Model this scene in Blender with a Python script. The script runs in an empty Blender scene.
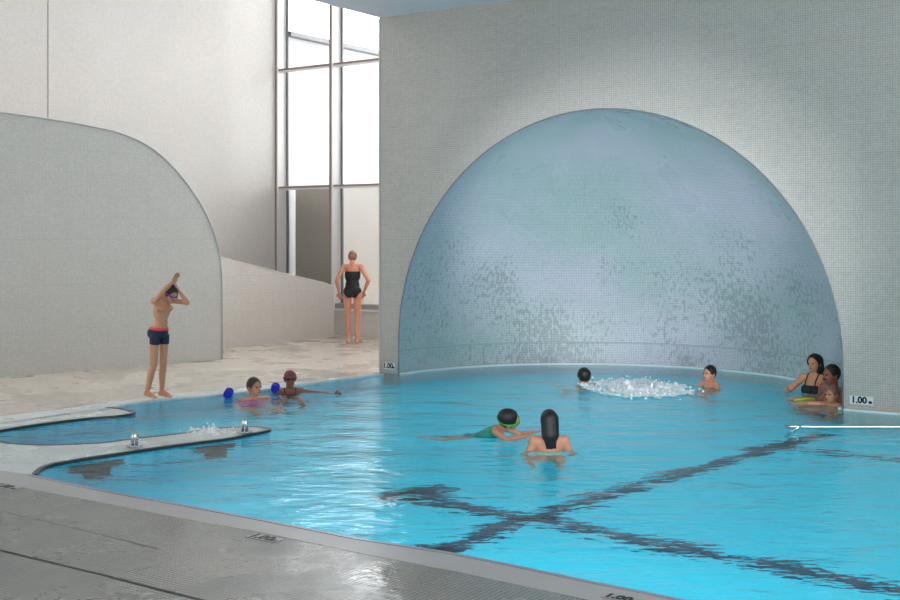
import bpy, bmesh, math, random
from math import sin, cos, pi, radians, sqrt, atan2
from mathutils import Vector, Matrix, noise
random.seed(7)
SC = bpy.context.scene
COL = SC.collection
F, HZ, H = 1165.0, 241.0, 1.85          # focal length (px), horizon row, eye height over the water

def G(x, y, z=0.0):                     # where the sight line of a photo point meets height z
    Y = (H - z) * F / (y - HZ)
    return Vector(((x - 450) / F * Y, Y, z))
TX, TY = 0.8276, -0.5612                # along the arch wall, to the right
NX, NY = 0.5612, 0.8276                 # into the arch wall
P1 = Vector((-0.939, 16.33, 0))
def W(a, b, z=0.0):
    return Vector((P1.x + TX*a + NX*b, P1.y + TY*a + NY*b, z))
R, ZC, AC = 3.03, 0.455, 3.31

# ------------------------------------------------------------------ materials
def mat(name):
    m = bpy.data.materials.new(name); m.use_nodes = True
    return m, m.node_tree.nodes, m.node_tree.links, m.node_tree.nodes['Principled BSDF']
def lin(c):
    return tuple((v/12.92 if v <= .04045 else ((v+.055)/1.055)**2.4) for v in c) + (1,)
def hx(s):
    return lin([int(s[i:i+2], 16)/255 for i in (0, 2, 4)])
def simple(name, col, rough=.5, metal=0, spec=.5, coat=0, sss=0, bump=0, bscale=60, var=.0):
    m, n, l, p = mat(name)
    c = hx(col) if isinstance(col, str) else col
    p.inputs['Base Color'].default_value = c
    p.inputs['Roughness'].default_value = rough
    p.inputs['Metallic'].default_value = metal
    p.inputs['Specular IOR Level'].default_value = spec
    p.inputs['Coat Weight'].default_value = coat
    if sss:
        p.inputs['Subsurface Weight'].default_value = sss
        p.inputs['Subsurface Scale'].default_value = .01
    tc = n.new('ShaderNodeTexCoord'); nz = n.new('ShaderNodeTexNoise')
    nz.inputs['Scale'].default_value = bscale; l.new(tc.outputs['Object'], nz.inputs['Vector'])
    if var:
        mx = n.new('ShaderNodeMix'); mx.data_type = 'RGBA'
        l.new(nz.outputs['Fac'], mx.inputs['Factor'])
        mx.inputs[6].default_value = tuple(v*(1-var) for v in c[:3])+(1,)
        mx.inputs[7].default_value = tuple(min(1, v*(1+var)) for v in c[:3])+(1,)
        l.new(mx.outputs[2], p.inputs['Base Color'])
    if bump:
        b = n.new('ShaderNodeBump'); b.inputs['Strength'].default_value = bump; b.inputs['Distance'].default_value = .01
        l.new(nz.outputs['Fac'], b.inputs['Height']); l.new(b.outputs['Normal'], p.inputs['Normal'])
    return m
def mosaic(name, col, grout, rough=.3, t=.026, g=.0026, sheet=True, patch=0., wet=0., rnoise=.1, spec=.5, gmin=.25, coords='UV', sl=.88, cloud=None):
    """square glass/ceramic mosaic laid in 12x12 sheets; UVs are metres"""
    m, n, l, p = mat(name)
    c, gc = hx(col), hx(grout)
    tc = n.new('ShaderNodeTexCoord')
    b = n.new('ShaderNodeTexBrick'); b.offset = 0; b.squash = 1
    l.new(tc.outputs[coords], b.inputs['Vector'])
    b.inputs['Scale'].default_value = 1; b.inputs['Brick Width'].default_value = t; b.inputs['Row Height'].default_value = t
    b.inputs['Mortar Size'].default_value = g; b.inputs['Mortar Smooth'].default_value = .1; b.inputs['Bias'].default_value = -.2
    b.inputs['Color1'].default_value = tuple(v*.93 for v in c[:3])+(1,)
    b.inputs['Color2'].default_value = tuple(min(1, v*1.07) for v in c[:3])+(1,)
    b.inputs['Mortar'].default_value = gc
    # grout visible stronger in worn patches
    nz = n.new('ShaderNodeTexNoise'); nz.inputs['Scale'].default_value = .55; nz.inputs['Detail'].default_value = 5
    l.new(tc.outputs[coords], nz.inputs['Vector'])
    out = b.outputs['Color']
    if sheet:
        s = n.new('ShaderNodeTexBrick'); s.offset = 0
        l.new(tc.outputs[coords], s.inputs['Vector'])
        s.inputs['Scale'].default_value = 1; s.inputs['Brick Width'].default_value = t*12; s.inputs['Row Height'].default_value = t*12
        s.inputs['Mortar Size'].default_value = .004; s.inputs['Mortar Smooth'].default_value = .2
        s.inputs['Color1'].default_value = (.975, .975, .975, 1); s.inputs['Color2'].default_value = (1.0, 1.0, 1.0, 1)
        s.inputs['Mortar'].default_value = (sl, sl, sl, 1)
        mx = n.new('ShaderNodeMix'); mx.data_type = 'RGBA'; mx.blend_type = 'MULTIPLY'; mx.inputs[0].default_value = 1
        l.new(out, mx.inputs[6]); l.new(s.outputs['Color'], mx.inputs[7]); out = mx.outputs[2]
    if patch:
        n2 = n.new('ShaderNodeTexNoise'); n2.inputs['Scale'].default_value = 9 if not cloud else 17; n2.inputs['Detail'].default_value = 3
        mp = n.new('ShaderNodeMapping'); mp.inputs['Scale'].default_value = (.8, 1.3, 1) if not cloud else (1.3, .7, 1)
        l.new(tc.outputs[coords], mp.inputs['Vector']); l.new(mp.outputs[0], n2.inputs['Vector'])
        n3 = n.new('ShaderNodeTexNoise'); n3.inputs['Scale'].default_value = .6; n3.inputs['Detail'].default_value = 2
        l.new(tc.outputs[coords], n3.inputs['Vector'])
        ma = n.new('ShaderNodeMath'); ma.operation = 'MULTIPLY'
        l.new(n2.outputs['Fac'], ma.inputs[0]); l.new(n3.outputs['Fac'], ma.inputs[1])
        cr = n.new('ShaderNodeValToRGB'); cr.color_ramp.elements[0].position = .27; cr.color_ramp.elements[1].position = .33
        cr.color_ramp.elements[0].color = (1, 1, 1, 1); cr.color_ramp.elements[1].color = (1-patch,)*3+(1,)
        src = ma.outputs[0]
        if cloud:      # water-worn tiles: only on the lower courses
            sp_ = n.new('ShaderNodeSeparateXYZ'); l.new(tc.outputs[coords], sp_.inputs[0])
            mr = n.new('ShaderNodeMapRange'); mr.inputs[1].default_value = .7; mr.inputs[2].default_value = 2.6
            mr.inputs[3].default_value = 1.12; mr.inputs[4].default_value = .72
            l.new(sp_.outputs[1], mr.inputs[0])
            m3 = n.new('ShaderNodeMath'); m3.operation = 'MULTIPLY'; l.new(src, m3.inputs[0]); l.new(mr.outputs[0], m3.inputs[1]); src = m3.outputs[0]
        l.new(src, cr.inputs[0])
        mx = n.new('ShaderNodeMix'); mx.data_type = 'RGBA'; mx.blend_type = 'MULTIPLY'; mx.inputs[0].default_value = 1
        l.new(out, mx.inputs[6]); l.new(cr.outputs[0], mx.inputs[7]); out = mx.outputs[2]
    if cloud:          # lilac and sea-green tint varied by broad noise
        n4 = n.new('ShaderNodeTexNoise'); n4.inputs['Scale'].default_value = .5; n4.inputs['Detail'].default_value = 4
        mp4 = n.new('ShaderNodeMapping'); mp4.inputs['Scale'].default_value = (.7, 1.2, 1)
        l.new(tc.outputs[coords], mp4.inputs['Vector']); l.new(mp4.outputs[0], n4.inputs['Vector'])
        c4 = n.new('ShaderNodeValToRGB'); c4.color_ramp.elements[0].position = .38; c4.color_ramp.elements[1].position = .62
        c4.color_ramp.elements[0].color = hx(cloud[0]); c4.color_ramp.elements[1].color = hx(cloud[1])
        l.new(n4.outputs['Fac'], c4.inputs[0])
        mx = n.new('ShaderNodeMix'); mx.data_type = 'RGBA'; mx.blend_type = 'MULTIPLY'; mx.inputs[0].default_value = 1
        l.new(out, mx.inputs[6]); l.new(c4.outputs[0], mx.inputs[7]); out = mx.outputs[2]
    l.new(out, p.inputs['Base Color'])
    rr = n.new('ShaderNodeMapRange'); rr.inputs[1].default_value = .35; rr.inputs[2].default_value = .65
    rr.inputs[3].default_value = max(.03, rough-rnoise); rr.inputs[4].default_value = rough+rnoise
    if wet:
        nz.inputs['Scale'].default_value = 1.1
    l.new(nz.outputs['Fac'], rr.inputs[0]); l.new(rr.outputs[0], p.inputs['Roughness'])
    p.inputs['Specular IOR Level'].default_value = spec
    bp = n.new('ShaderNodeBump'); bp.inputs['Strength'].default_value = .25; bp.inputs['Distance'].default_value = .0015
    bp.invert = True
    l.new(b.outputs['Fac'], bp.inputs['Height'])
    nrm = bp.outputs[0]
    if wet:            # film of water lying unevenly on the floor
        n5 = n.new('ShaderNodeTexNoise'); n5.inputs['Scale'].default_value = 14; n5.inputs['Detail'].default_value = 3
        l.new(tc.outputs[coords], n5.inputs['Vector'])
        b5 = n.new('ShaderNodeBump'); b5.inputs['Strength'].default_value = .5; b5.inputs['Distance'].default_value = .006
        l.new(n5.outputs['Fac'], b5.inputs['Height']); l.new(nrm, b5.inputs['Normal']); nrm = b5.outputs[0]
    l.new(nrm, p.inputs['Normal'])
    return m

M = {}
M['wall_arch'] = mosaic('arch_wall_mosaic', 'c2bcb4', 'a29d96', .45, patch=.05, spec=.4)
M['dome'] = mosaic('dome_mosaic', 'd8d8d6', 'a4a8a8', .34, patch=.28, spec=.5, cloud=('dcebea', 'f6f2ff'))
M['wall_light'] = mosaic('tall_wall_mosaic', 'cbc6c0', 'c4bfb9', .55, spec=.3, sl=.955)
M['panel'] = mosaic('screen_mosaic', 'c6c4be', 'b6b4af', .5, spec=.3, sl=.92)
M['half'] = mosaic('parapet_mosaic', 'd3cdc6', 'bdb6ae', .5, spec=.3)
M['deck'] = mosaic('deck_mosaic', '96948e', '68675f', .27, t=.03, g=.003, wet=1, rnoise=.2, spec=.9)
M['deck_far'] = mosaic('far_deck_mosaic', 'cfc3b6', 'b0a598', .3, t=.03, g=.003, wet=1, rnoise=.16, patch=.04)
M['white_tile'] = mosaic('white_coping_mosaic', 'dde1df', 'c8cecb', .25, t=.026, wet=1, rnoise=.1)
M['rim'] = simple('coping_stone', 'b5b0ae', .35, bump=.1)
M['dark'] = simple('dark_edge_tile', '2c3236', .3)
M['slot'] = simple('drain_slot', '24241f', .5)
M['joint'] = simple('deck_joint', '6f6e69', .5)
M['pool_tile'] = mosaic('pool_tile', '2cc6de', '1fb0c8', .3, sheet=False)
M['pool_line'] = simple('pool_line_tile', '052a46', .3)
M['ceiling'] = simple('ceiling_paint', 'dedae0', .6, bump=.03)
M['alu'] = simple('window_profile', 'dcd8d6', .4, metal=.0)
M['alu_dark'] = simple('window_profile_edge', '8a7a70', .5)
M['steel'] = simple('polished_steel', 'c8ccd0', .15, metal=1)
M['ext_white'] = simple('outdoor_render', 'a0a0a0', .8)
M['ext_grey'] = simple('outdoor_concrete', 'efebe6', .8, var=.05, bscale=3)
M['ext_brown'] = simple('outdoor_cladding', 'bdb1a5', .6, var=.1, bscale=5)
M['sign'] = simple('sign_plate', 'dfe1e0', .35)
M['ink'] = simple('sign_ink', '15171a', .5)
M['hair_dark'] = simple('dark_hair', '160f0f', .45, bump=.5, bscale=90)
M['hair_brown'] = simple('brown_hair', '3a2a20', .5, bump=.5, bscale=90)
M['hair_light'] = simple('light_brown_hair', '8a6450', .5, bump=.5, bscale=90)
M['eye'] = simple('dark_eye', '1a1210', .2)
M['lip'] = simple('lip', '9c4f48', .4)
def skin(n, c): return simple(n, c, .45, sss=.15, var=.06, bscale=7)
S_TAN, S_PALE, S_RED = skin('tan_skin', 'cd8f6c'), skin('fair_skin', 'cf8d70'), skin('ruddy_skin', '9c5a45')
def fabric(n, c): return simple(n, c, .6, bump=.1, bscale=200)
# glass
m, n, l, p = mat('window_glass'); n.remove(p)
tr = n.new('ShaderNodeBsdfTransparent'); tr.inputs[0].default_value = (.96, .97, .97, 1)
gl = n.new('ShaderNodeBsdfGlossy'); gl.inputs['Roughness'].default_value = .02
fr = n.new('ShaderNodeFresnel'); fr.inputs[0].default_value = 1.35
mx = n.new('ShaderNodeMixShader'); l.new(fr.outputs[0], mx.inputs[0]); l.new(tr.outputs[0], mx.inputs[1]); l.new(gl.outputs[0], mx.inputs[2])
l.new(mx.outputs[0], n['Material Output'].inputs[0]); M['glass'] = m
# water
m, n, l, p = mat('pool_water'); n.remove(p)
tc = n.new('ShaderNodeTexCoord')
mp = n.new('ShaderNodeMapping'); l.new(tc.outputs['Object'], mp.inputs['Vector']); mp.inputs['Scale'].default_value = (.8, 1.25, 1)
n1 = n.new('ShaderNodeTexNoise'); n1.inputs['Scale'].default_value = 1.5; n1.inputs['Detail'].default_value = 3; n1.inputs['Roughness'].default_value = .45
n2 = n.new('ShaderNodeTexNoise'); n2.inputs['Scale'].default_value = 7; n2.inputs['Detail'].default_value = 2; n2.inputs['Roughness'].default_value = .5
for q in (n1, n2): l.new(mp.outputs[0], q.inputs['Vector'])
ad = n.new('ShaderNodeMath'); ad.operation = 'MULTIPLY_ADD'; ad.inputs[1].default_value = .27
l.new(n2.outputs['Fac'], ad.inputs[0]); l.new(n1.outputs['Fac'], ad.inputs[2])
bp = n.new('ShaderNodeBump'); bp.inputs['Strength'].default_value = 1; bp.inputs['Distance'].default_value = .052
l.new(ad.outputs[0], bp.inputs['Height'])
rf = n.new('ShaderNodeBsdfRefraction'); rf.inputs['IOR'].default_value = 1.33; rf.inputs['Roughness'].default_value = .02
rf.inputs['Color'].default_value = (.70, .96, 1, 1)
gl = n.new('ShaderNodeBsdfGlossy'); gl.inputs['Roughness'].default_value = .15; gl.inputs['Color'].default_value = (.86, .86, .86, 1)
fr = n.new('ShaderNodeFresnel'); fr.inputs[0].default_value = 1.26
for q in (rf, gl, fr): l.new(bp.outputs[0], q.inputs['Normal'])
mx = n.new('ShaderNodeMixShader'); l.new(fr.outputs[0], mx.inputs[0]); l.new(rf.outputs[0], mx.inputs[1]); l.new(gl.outputs[0], mx.inputs[2])
l.new(mx.outputs[0], n['Material Output'].inputs[0]); M['water'] = m
M['foam'] = simple('foam', 'ffffff', .8, spec=.2)

# ------------------------------------------------------------------ mesh helpers
def link(name, me, m=None, parent=None):
    o = bpy.data.objects.new(name, me); COL.objects.link(o)
    if m: me.materials.append(m)
    if parent: o.parent = parent
    return o
def tag(o, label, cat, group=None, kind=None):
    o['label'] = label; o['category'] = cat
    if group: o['group'] = group
    if kind: o['kind'] = kind
    return o
def struct(o): o['kind'] = 'structure'; return o
def empty(name, loc, rz=0):
    o = bpy.data.objects.new(name, None); COL.objects.link(o); o.location = loc; o.rotation_euler = (0, 0, rz)
    o.empty_display_size = .1
    return o
def finish(name, bm, m, parent=None, smooth=False):
    me = bpy.data.meshes.new(name); bmesh.ops.recalc_face_normals(bm, faces=bm.faces); bm.to_mesh(me); bm.free()
    if smooth:
        for f in me.polygons: f.use_smooth = True
    return link(name, me, m, parent)
def uv_planar(me, o3, ux, uy):
    uv = me.uv_layers.new(name='UV')
    for lp in me.loops:
        d = me.vertices[lp.vertex_index].co - o3
        uv.data[lp.index].uv = (d.dot(ux), d.dot(uy))
def prism(name, pts, z0, z1, m, parent=None, liner=False):
    """solid slab over a ground outline"""
    bm = bmesh.new()
    a = [bm.verts.new((p[0], p[1], z1)) for p in pts]; b = [bm.verts.new((p[0], p[1], z0)) for p in pts]
    e = [bm.edges.new((a[i], a[(i+1) % len(a)])) for i in range(len(a))]
    bmesh.ops.triangle_fill(bm, use_beauty=True, edges=e)
    e = [bm.edges.new((b[i], b[(i+1) % len(b)])) for i in range(len(b))]
    bmesh.ops.triangle_fill(bm, use_beauty=True, edges=e)
    k = len(a)
    for i in range(k): bm.faces.new((a[i], a[(i+1) % k], b[(i+1) % k], b[i]))
    o = finish(name, bm, m, parent)
    uv_planar(o.data, Vector((0, 0, 0)), Vector((TX, TY, 0)), Vector((NX, NY, 0)))
    return o
def slab(name, poly, origin, ux, th, m, parent=None):
    """vertical panel: poly in (u, z) on the plane through origin along ux, thickness vector th"""
    bm = bmesh.new()
    a = [bm.verts.new(origin + ux*u + Vector((0, 0, z))) for u, z in poly]
    b = [bm.verts.new(origin + ux*u + Vector((0, 0, z)) + th) for u, z in poly]
    for s in (a, b):
        e = [bm.edges.new((s[i], s[(i+1) % len(s)])) for i in range(len(s))]
        bmesh.ops.triangle_fill(bm, use_beauty=True, edges=e)
    k = len(a)
    for i in range(k): bm.faces.new((a[i], a[(i+1) % k], b[(i+1) % k], b[i]))
    o = finish(name, bm, m, parent)
    uv_planar(o.data, origin, ux + th.normalized()*.37, Vector((0, 0, 1)))
    return o
def box(bm, c, s, M4=None):
    r = bmesh.ops.create_cube(bm, size=1)
    mt = Matrix.Translation(c) @ (M4 or Matrix()) @ Matrix.Diagonal((*s, 1))
    bmesh.ops.transform(bm, matrix=mt, verts=r['verts'])
def tube(bm, pts, r, seg=12, cap=True):
    rings = []
    for i, p in enumerate(pts):
        d = (pts[min(i+1, len(pts)-1)] - pts[max(i-1, 0)]).normalized()
        u = d.cross(Vector((0, 0, 1)))
        u = u.normalized() if u.length > .1 else Vector((1, 0, 0))
        v = d.cross(u)
        rings.append([bm.verts.new(p + (u*cos(t*2*pi/seg) + v*sin(t*2*pi/seg))*r) for t in range(seg)])
    for a, b in zip(rings, rings[1:]):
        for i in range(seg): bm.faces.new((a[i], a[(i+1) % seg], b[(i+1) % seg], b[i]))
    if cap: bm.faces.new(rings[0]); bm.faces.new(rings[-1])
def ribbon(name, pts, w, z0, z1, m, parent=None, closed=False):
    """strip of width w following a ground polyline"""
    L, Rr = [], []
    n = len(pts)
    for i in range(n):
        d = (pts[(i+1) % n if closed else min(i+1, n-1)] - pts[i-1 if (closed or i) else 0]); d.z = 0; d.normalize()
        q = Vector((-d.y, d.x, 0))*w/2
        L.append(pts[i]+q); Rr.append(pts[i]-q)
    bm = bmesh.new(); rows = []
    for a, b in zip(L, Rr):
        rows.append([bm.verts.new((a.x, a.y, z1)), bm.verts.new((b.x, b.y, z1)), bm.verts.new((b.x, b.y, z0)), bm.verts.new((a.x, a.y, z0))])
    for r, s in zip(rows, rows[1:]):
        for i in range(4): bm.faces.new((r[i], r[(i+1) % 4], s[(i+1) % 4], s[i]))
    bm.faces.new(rows[0]); bm.faces.new(rows[-1])
    return finish(name, bm, m, parent)
def crom(P, k=5):
    out = []
    for i in range(len(P)-1):
        a, b, c, d = P[max(i-1, 0)], P[i], P[i+1], P[min(i+2, len(P)-1)]
        for j in range(k):
            t = j/k
            out.append(.5*((2*b) + (c-a)*t + (2*a-5*b+4*c-d)*t*t + (3*b-a-3*c+d)*t**3))
    out.append(P[-1]); return out
def PX(L, z=0.): return [G(x, y, z) for x, y in L]

# ------------------------------------------------------------------ pool plan
near = PX([(33, 478.5), (75, 488), (120, 497), (180, 508), (265, 524), (360, 543), (450, 557), (520, 571), (590, 586), (660, 600)])
d = (near[-1]-near[-4]).normalized()
near += [near[-1]+d*3, near[-1]+d*9]
far = PX([(384, 374.5), (362, 378), (340, 380.5), (300, 386), (260, 391.5), (220, 396), (170, 400), (140, 403.5), (107, 409)])
tip = crom(PX([(107, 409), (122, 411), (131, 413), (133, 414.5), (120, 417), (90, 419.5), (60, 423), (30, 427), (0, 432)]), 4)
leftend = crom(PX([(0, 432), (-11, 434.5), (-15, 437.5), (-11, 440.5), (0, 443.5), (15, 446), (50, 447), (100, 445), (136, 440.5), (180, 435.5), (215, 430.5), (250, 428.5), (264, 429.5), (269, 431), (264, 432.8), (230, 439.6), (200, 443.6), (160, 449), (110, 456.5), (80, 461), (53, 466), (40, 471), (33, 478.5)]), 4)
edge = far + tip[1:] + leftend[1:]               # wall corner -> left basin -> spit -> near coping
arcN = [W(AC - R*cos(t), R*sin(t)) for t in [pi*i/48 for i in range(49)]]     # niche, left to right
right_far = W(14, 0)
outline = [p.copy() for p in near] + [near[-1] + Vector((6, 2, 0)), right_far] + [p for p in reversed(arcN)] + [W(.02, 0)] + edge[:-1]
bm = bmesh.new()
vs = [bm.verts.new((p.x, p.y, 0)) for p in outline]
es = [bm.edges.new((vs[i], vs[(i+1) % len(vs)])) for i in range(len(vs))]
bmesh.ops.triangle_fill(bm, use_beauty=True, edges=es)
for f in bm.faces:
    if f.normal.z < 0: f.normal_flip()
me = bpy.data.meshes.new('water'); bm.to_mesh(me); bm.free()
water = link('pool_water', me, M['water']); struct(water)

# basin floor
PF = -1.0
o = prism('floor_pool_basin', [W(-9, -16), W(15, -16), W(15, 4), W(-9, 4)], PF-.2, PF, M['pool_tile']); struct(o)
# near deck, coping
z = .03
rim_out = PX([(-60, 467), (0, 482.5), (30, 489), (120, 506), (180, 518), (265, 533), (360, 553), (450, 570), (520, 585), (590, 600)], z)
d2 = (rim_out[-1]-rim_out[-4]).normalized(); rim_out += [rim_out[-1]+d2*3, rim_out[-1]+d2*9.3]
rim_in = PX([(-60, 455), (0, 470.5)], z) + near
o = prism('trim_1', rim_in + list(reversed(rim_out)), -.02, .03, M['rim']); struct(o)
struct(prism('wall_near_pool_side', rim_in + list(reversed(rim_out)), -1.0, -.02, M['pool_tile']))
e0, e1 = rim_out[0], rim_out[-1]
o = prism('floor_near_deck', rim_out + [Vector((9, -3, 0)), Vector((-9, -3, 0)), Vector((-9, e0.y+2, 0))], -1.0, .028, M['deck']); struct(o)
# white spit, ledge and far coping (one continuous white surface)
outer = crom(PX([(379, 372.6), (340, 376), (300, 380), (240, 386.5), (200, 390.5), (157, 395.5), (110, 401), (60, 408), (30, 411), (0, 415), (-70, 424)], z), 3)
wpoly = edge[:-1] + [near[0]] + [rim_in[1], rim_in[0]] + list(reversed(outer))
o = prism('floor_white_ledge', wpoly, -.03, .019, M['white_tile']); struct(o)
struct(prism('wall_ledge_pool_side', wpoly, -1.0, -.03, M['pool_tile']))
fd = list(outer) + [G(-300, 450, z), G(-900, 420, z), W(-14, 3), W(-14, 12), W(.5, 12), W(.3, .3), W(-.05, 0.0)]
struct(prism('floor_far_deck', fd, -.03, .021, M['deck_far']))
struct(prism('wall_far_pool_side', fd, -1.0, -.03, M['pool_tile']))
# dark edging
o = ribbon('trim_2', tip + leftend[1:-1], .045, -.02, .022, M['dark']); struct(o)
o = ribbon('trim_3', crom(PX([(-60, 431), (0, 422.5), (60, 414), (110, 407)], z), 4),   .03, .01, .019, simple('gutter_grey', '8f9898', .4)); struct(o)
o = ribbon('trim_4', [G(-40, 541, z), G(0, 550, z), G(100, 574, z), G(210, 602, z), G(330, 634, z)], .022, .02, .0305, M['slot']); struct(o)
o = ribbon('trim_5', [G(-40, 503, z), G(5, 512, z), G(92, 532, z), G(160, 549, z)], .012, .02, .0295, M['joint']); struct(o)
# edge tile strip between coping and water on the near side
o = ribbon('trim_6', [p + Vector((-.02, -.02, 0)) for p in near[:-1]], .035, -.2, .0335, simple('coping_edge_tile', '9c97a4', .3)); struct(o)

# ------------------------------------------------------------------ arch wall with niche
CZ = 4.98
bm = bmesh.new()
N = 64
WL, WR, ZT, ZB = -.045, 15, CZ+.6, -1.0
def arcpt(i, rr=R):
    t = pi*i/N
    return AC - rr*cos(t), ZC + rr*sin(t)
ring = [(AC-R, ZB)] + [arcpt(i) for i in range(N+1)] + [(AC+R, ZB)]
outer_w = [(WR, ZB), (WR, ZT), (WL, ZT), (WL, ZB)]
poly = ring + outer_w
fr_ = [bm.verts.new(W(a, 0, zz)) for a, zz in poly]
es = [bm.edges.new((fr_[i], fr_[(i+1) % len(fr_)])) for i in range(len(fr_))]
bmesh.ops.triangle_fill(bm, use_beauty=True, edges=es)
# left end return
e = [bm.verts.new(W(WL, 0, ZB)), bm.verts.new(W(WL, 0, ZT)), bm.verts.new(W(WL, .35, ZT)), bm.verts.new(W(WL, .35, ZB))]
bm.faces.new(e)
e = [bm.verts.new(W(WL, .35, ZB)), bm.verts.new(W(WL, .35, ZT)), bm.verts.new(W(AC-R-.01, .35, ZT)), bm.verts.new(W(AC-R-.01, .35, ZB))]
bm.faces.new(e)
o = finish('wall_arch', bm, M['wall_arch']); uv_planar(o.data, P1, Vector((TX, TY, 0)), Vector((0, 0, 1))); struct(o)
# niche: half cylinder below, quarter sphere above
bm = bmesh.new(); uvl = bm.loops.layers.uv.new('UV')
cols, rowsv = 72, []
prof = [(R, ZB, ZB), (R, 0, 0), (R, ZC-.13, ZC-.13), (R, ZC, ZC)] + [(R*cos(k*pi/2/36), ZC+R*sin(k*pi/2/36), ZC+R*k*pi/2/36) for k in range(1, 36)]
for rr, zz, vv in prof:
    rowsv.append([(bm.verts.new(W(AC - rr*cos(pi*j/cols), rr*sin(pi*j/cols), zz)), (pi*j/cols*R, vv)) for j in range(cols+1)])
top = (bm.verts.new(W(AC, 0, ZC+R)), None)
def qf(q):
    f = bm.faces.new([v for v, _ in q]); f.smooth = True
    for lp, (_, c) in zip(f.loops, q): lp[uvl].uv = c
for a, b in zip(rowsv, rowsv[1:]):
    for j in range(cols): qf([a[j], a[j+1], b[j+1], b[j]])
for j in range(cols):
    qf([rowsv[-1][j], rowsv[-1][j+1], (top[0], ((j+.5)*pi/cols*R, ZC+R*pi/2))])
me = bpy.data.meshes.new('dome'); bm.to_mesh(me); bm.free()
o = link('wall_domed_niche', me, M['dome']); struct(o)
# thin bead round the arch and a seam in the niche
bead = [W(*((lambda a, zz: (a, -.004, zz))(*arcpt(i, R+.002)))) for i in range(N+1)]
bead = [W(AC-R-.002, -.004, .0)] + bead + [W(AC+R+.002, -.004, .0)]
bm = bmesh.new(); tube(bm, bead, .009, 8); struct(finish('trim_7', bm, simple('arch_bead', '8b8d8e', .4, metal=.4), smooth=True))
bm = bmesh.new(); tube(bm, [W(AC - (R-.002)*cos(pi*i/60), (R-.002)*sin(pi*i/60), .33) for i in range(61)], .008, 6); struct(finish('trim_8', bm, simple('seam_grout', 'aab3b4', .5), smooth=True))
lip = simple('waterline_strip', 'dfe6e6', .3)  # pale strip along wall and niche at water level
o = ribbon('trim_9', [W(AC - (R-.03)*cos(pi*i/60), (R-.03)*sin(pi*i/60)) for i in range(61)], .05, -.05, .02, lip); struct(o)
o = ribbon('trim_10', [W(AC+R+.02, -.03), W(14.8, -.03)], .05, -.05, .02, lip); struct(o)
bm = bmesh.new(); box(bm, W(WL-.012, .01, CZ/2), (.025, .04, CZ), Matrix.Rotation(atan2(TY, TX), 4, 'Z')); struct(finish('trim_11', bm, simple('corner_bead', 'bcb6ac', .4)))

# ceiling over the pool (its free edge runs square to the arch wall)
o = prism('ceiling', [W(WL, .35), W(15, .35), W(15, -15), W(-.02, -17)], CZ, CZ+.5, M['ceiling']); struct(o)

# ------------------------------------------------------------------ back of the hall: window wall
k0 = W(0, 0)
Tdir = Vector((TX, TY, 0)); Ndir = Vector((NX, NY, 0))
def onwin(x):       # point on the window wall line seen in photo column x
    y = HZ + .05935*(x+1268)
    return G(x, y)
wp = onwin(335); off = (wp-P1).dot(Ndir)
def A(x):           # column x -> coordinate along the window wall
    k = (x-450)/F
    # X = P1.x+TX a+NX off ; Y = P1.y+TY a+NY off
    return (k*(P1.y+NY*off) - (P1.x+NX*off))/(TX-k*TY)
def WH(x, y, a=None):  # height over water on the window plane
    q = W(A(x), off); return H - (y-HZ)/F*q.y
aL, aM, aR = A(279), A(333.5), A(420)
zs = WH(358, 311)
# plinth
ang = atan2(TY, TX); RZ = Matrix.Rotation(ang, 4, 'Z')
bm = bmesh.new(); box(bm, W((aL+3.5)/2, off+.2, (zs)/2), (3.5-aL, .4, zs), RZ)
o = finish('wall_window_plinth', bm, M['half']); uv_planar(o.data, P1, Tdir, Vector((0, 0, 1))); struct(o)
wz1 = 7.6
win = empty('window_1', W(aL, off, zs)); struct(win)
def wbox(name, a0, a1, b0, b1, z0, z1, m, par=win):
    bm = bmesh.new(); box(bm, W((a0+a1)/2, (b0+b1)/2, (z0+z1)/2), (abs(a1-a0), abs(b1-b0), z1-z0), RZ)
    o = finish(name, bm, m); o.parent = par
    o.matrix_parent_inverse = Matrix.Translation(par.location).inverted() if par.parent is None else Matrix()
    return o
bpy.context.view_layer.update()
for aa, nm in ((aL+.0, 'jamb'), (aM, 'mullion'), (aM+(aM-aL), 'mullion')):
    wbox(nm, aa-.01, aa+.03, off-.12, off-.10, zs, wz1, M['alu_dark'])
    wbox(nm, aa, aa+.05, off-.10, off+.16, zs, wz1, M['alu'])
    wbox(nm, aa-.01, aa+.09, off+.16, off+.20, zs, wz1, simple('gasket', '6e6d6f', .5))
for yy in (68, 187.5):
    zz = WH(310, yy)
    wbox('transom', aL-.02, aM+2.4, off-.06, off+.05, zz-.035, zz+.035, M['alu'])
    wbox('transom', aL-.02, aM+2.4, off-.065, off-.06, zz-.005, zz+.035, M['alu_dark'])
wbox('sill', aL, 3.2, off-.04, off+.2, zs, zs+.035, simple('sill_white', 'e6e2de', .4))
wbox('sill', aL, 3.2, off-.02, off+.1, zs+.035, zs+.13, simple('sill_grey', '9c9496', .5))
for a0, a1 in ((aL+.05, aM), (aM+.05, aM*2-aL), (2*aM-aL+.05, 3.2)):
    for z0, z1 in ((zs+.1, WH(310, 187.5)), (WH(310, 187.5), WH(310, 68)), (WH(310, 68), wz1)):
        wbox('pane', a0, a1, off+.17, off+.18, z0, z1, M['glass'])
# tall wall, square to the window wall, running towards the camera on the left
c0 = W(aL, off)
o = slab('wall_tall_left', [(0, 0), (10, 0), (10, 8), (-.0, 8)], c0, -Ndir, -Tdir*.3, M['wall_light']); struct(o)
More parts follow.
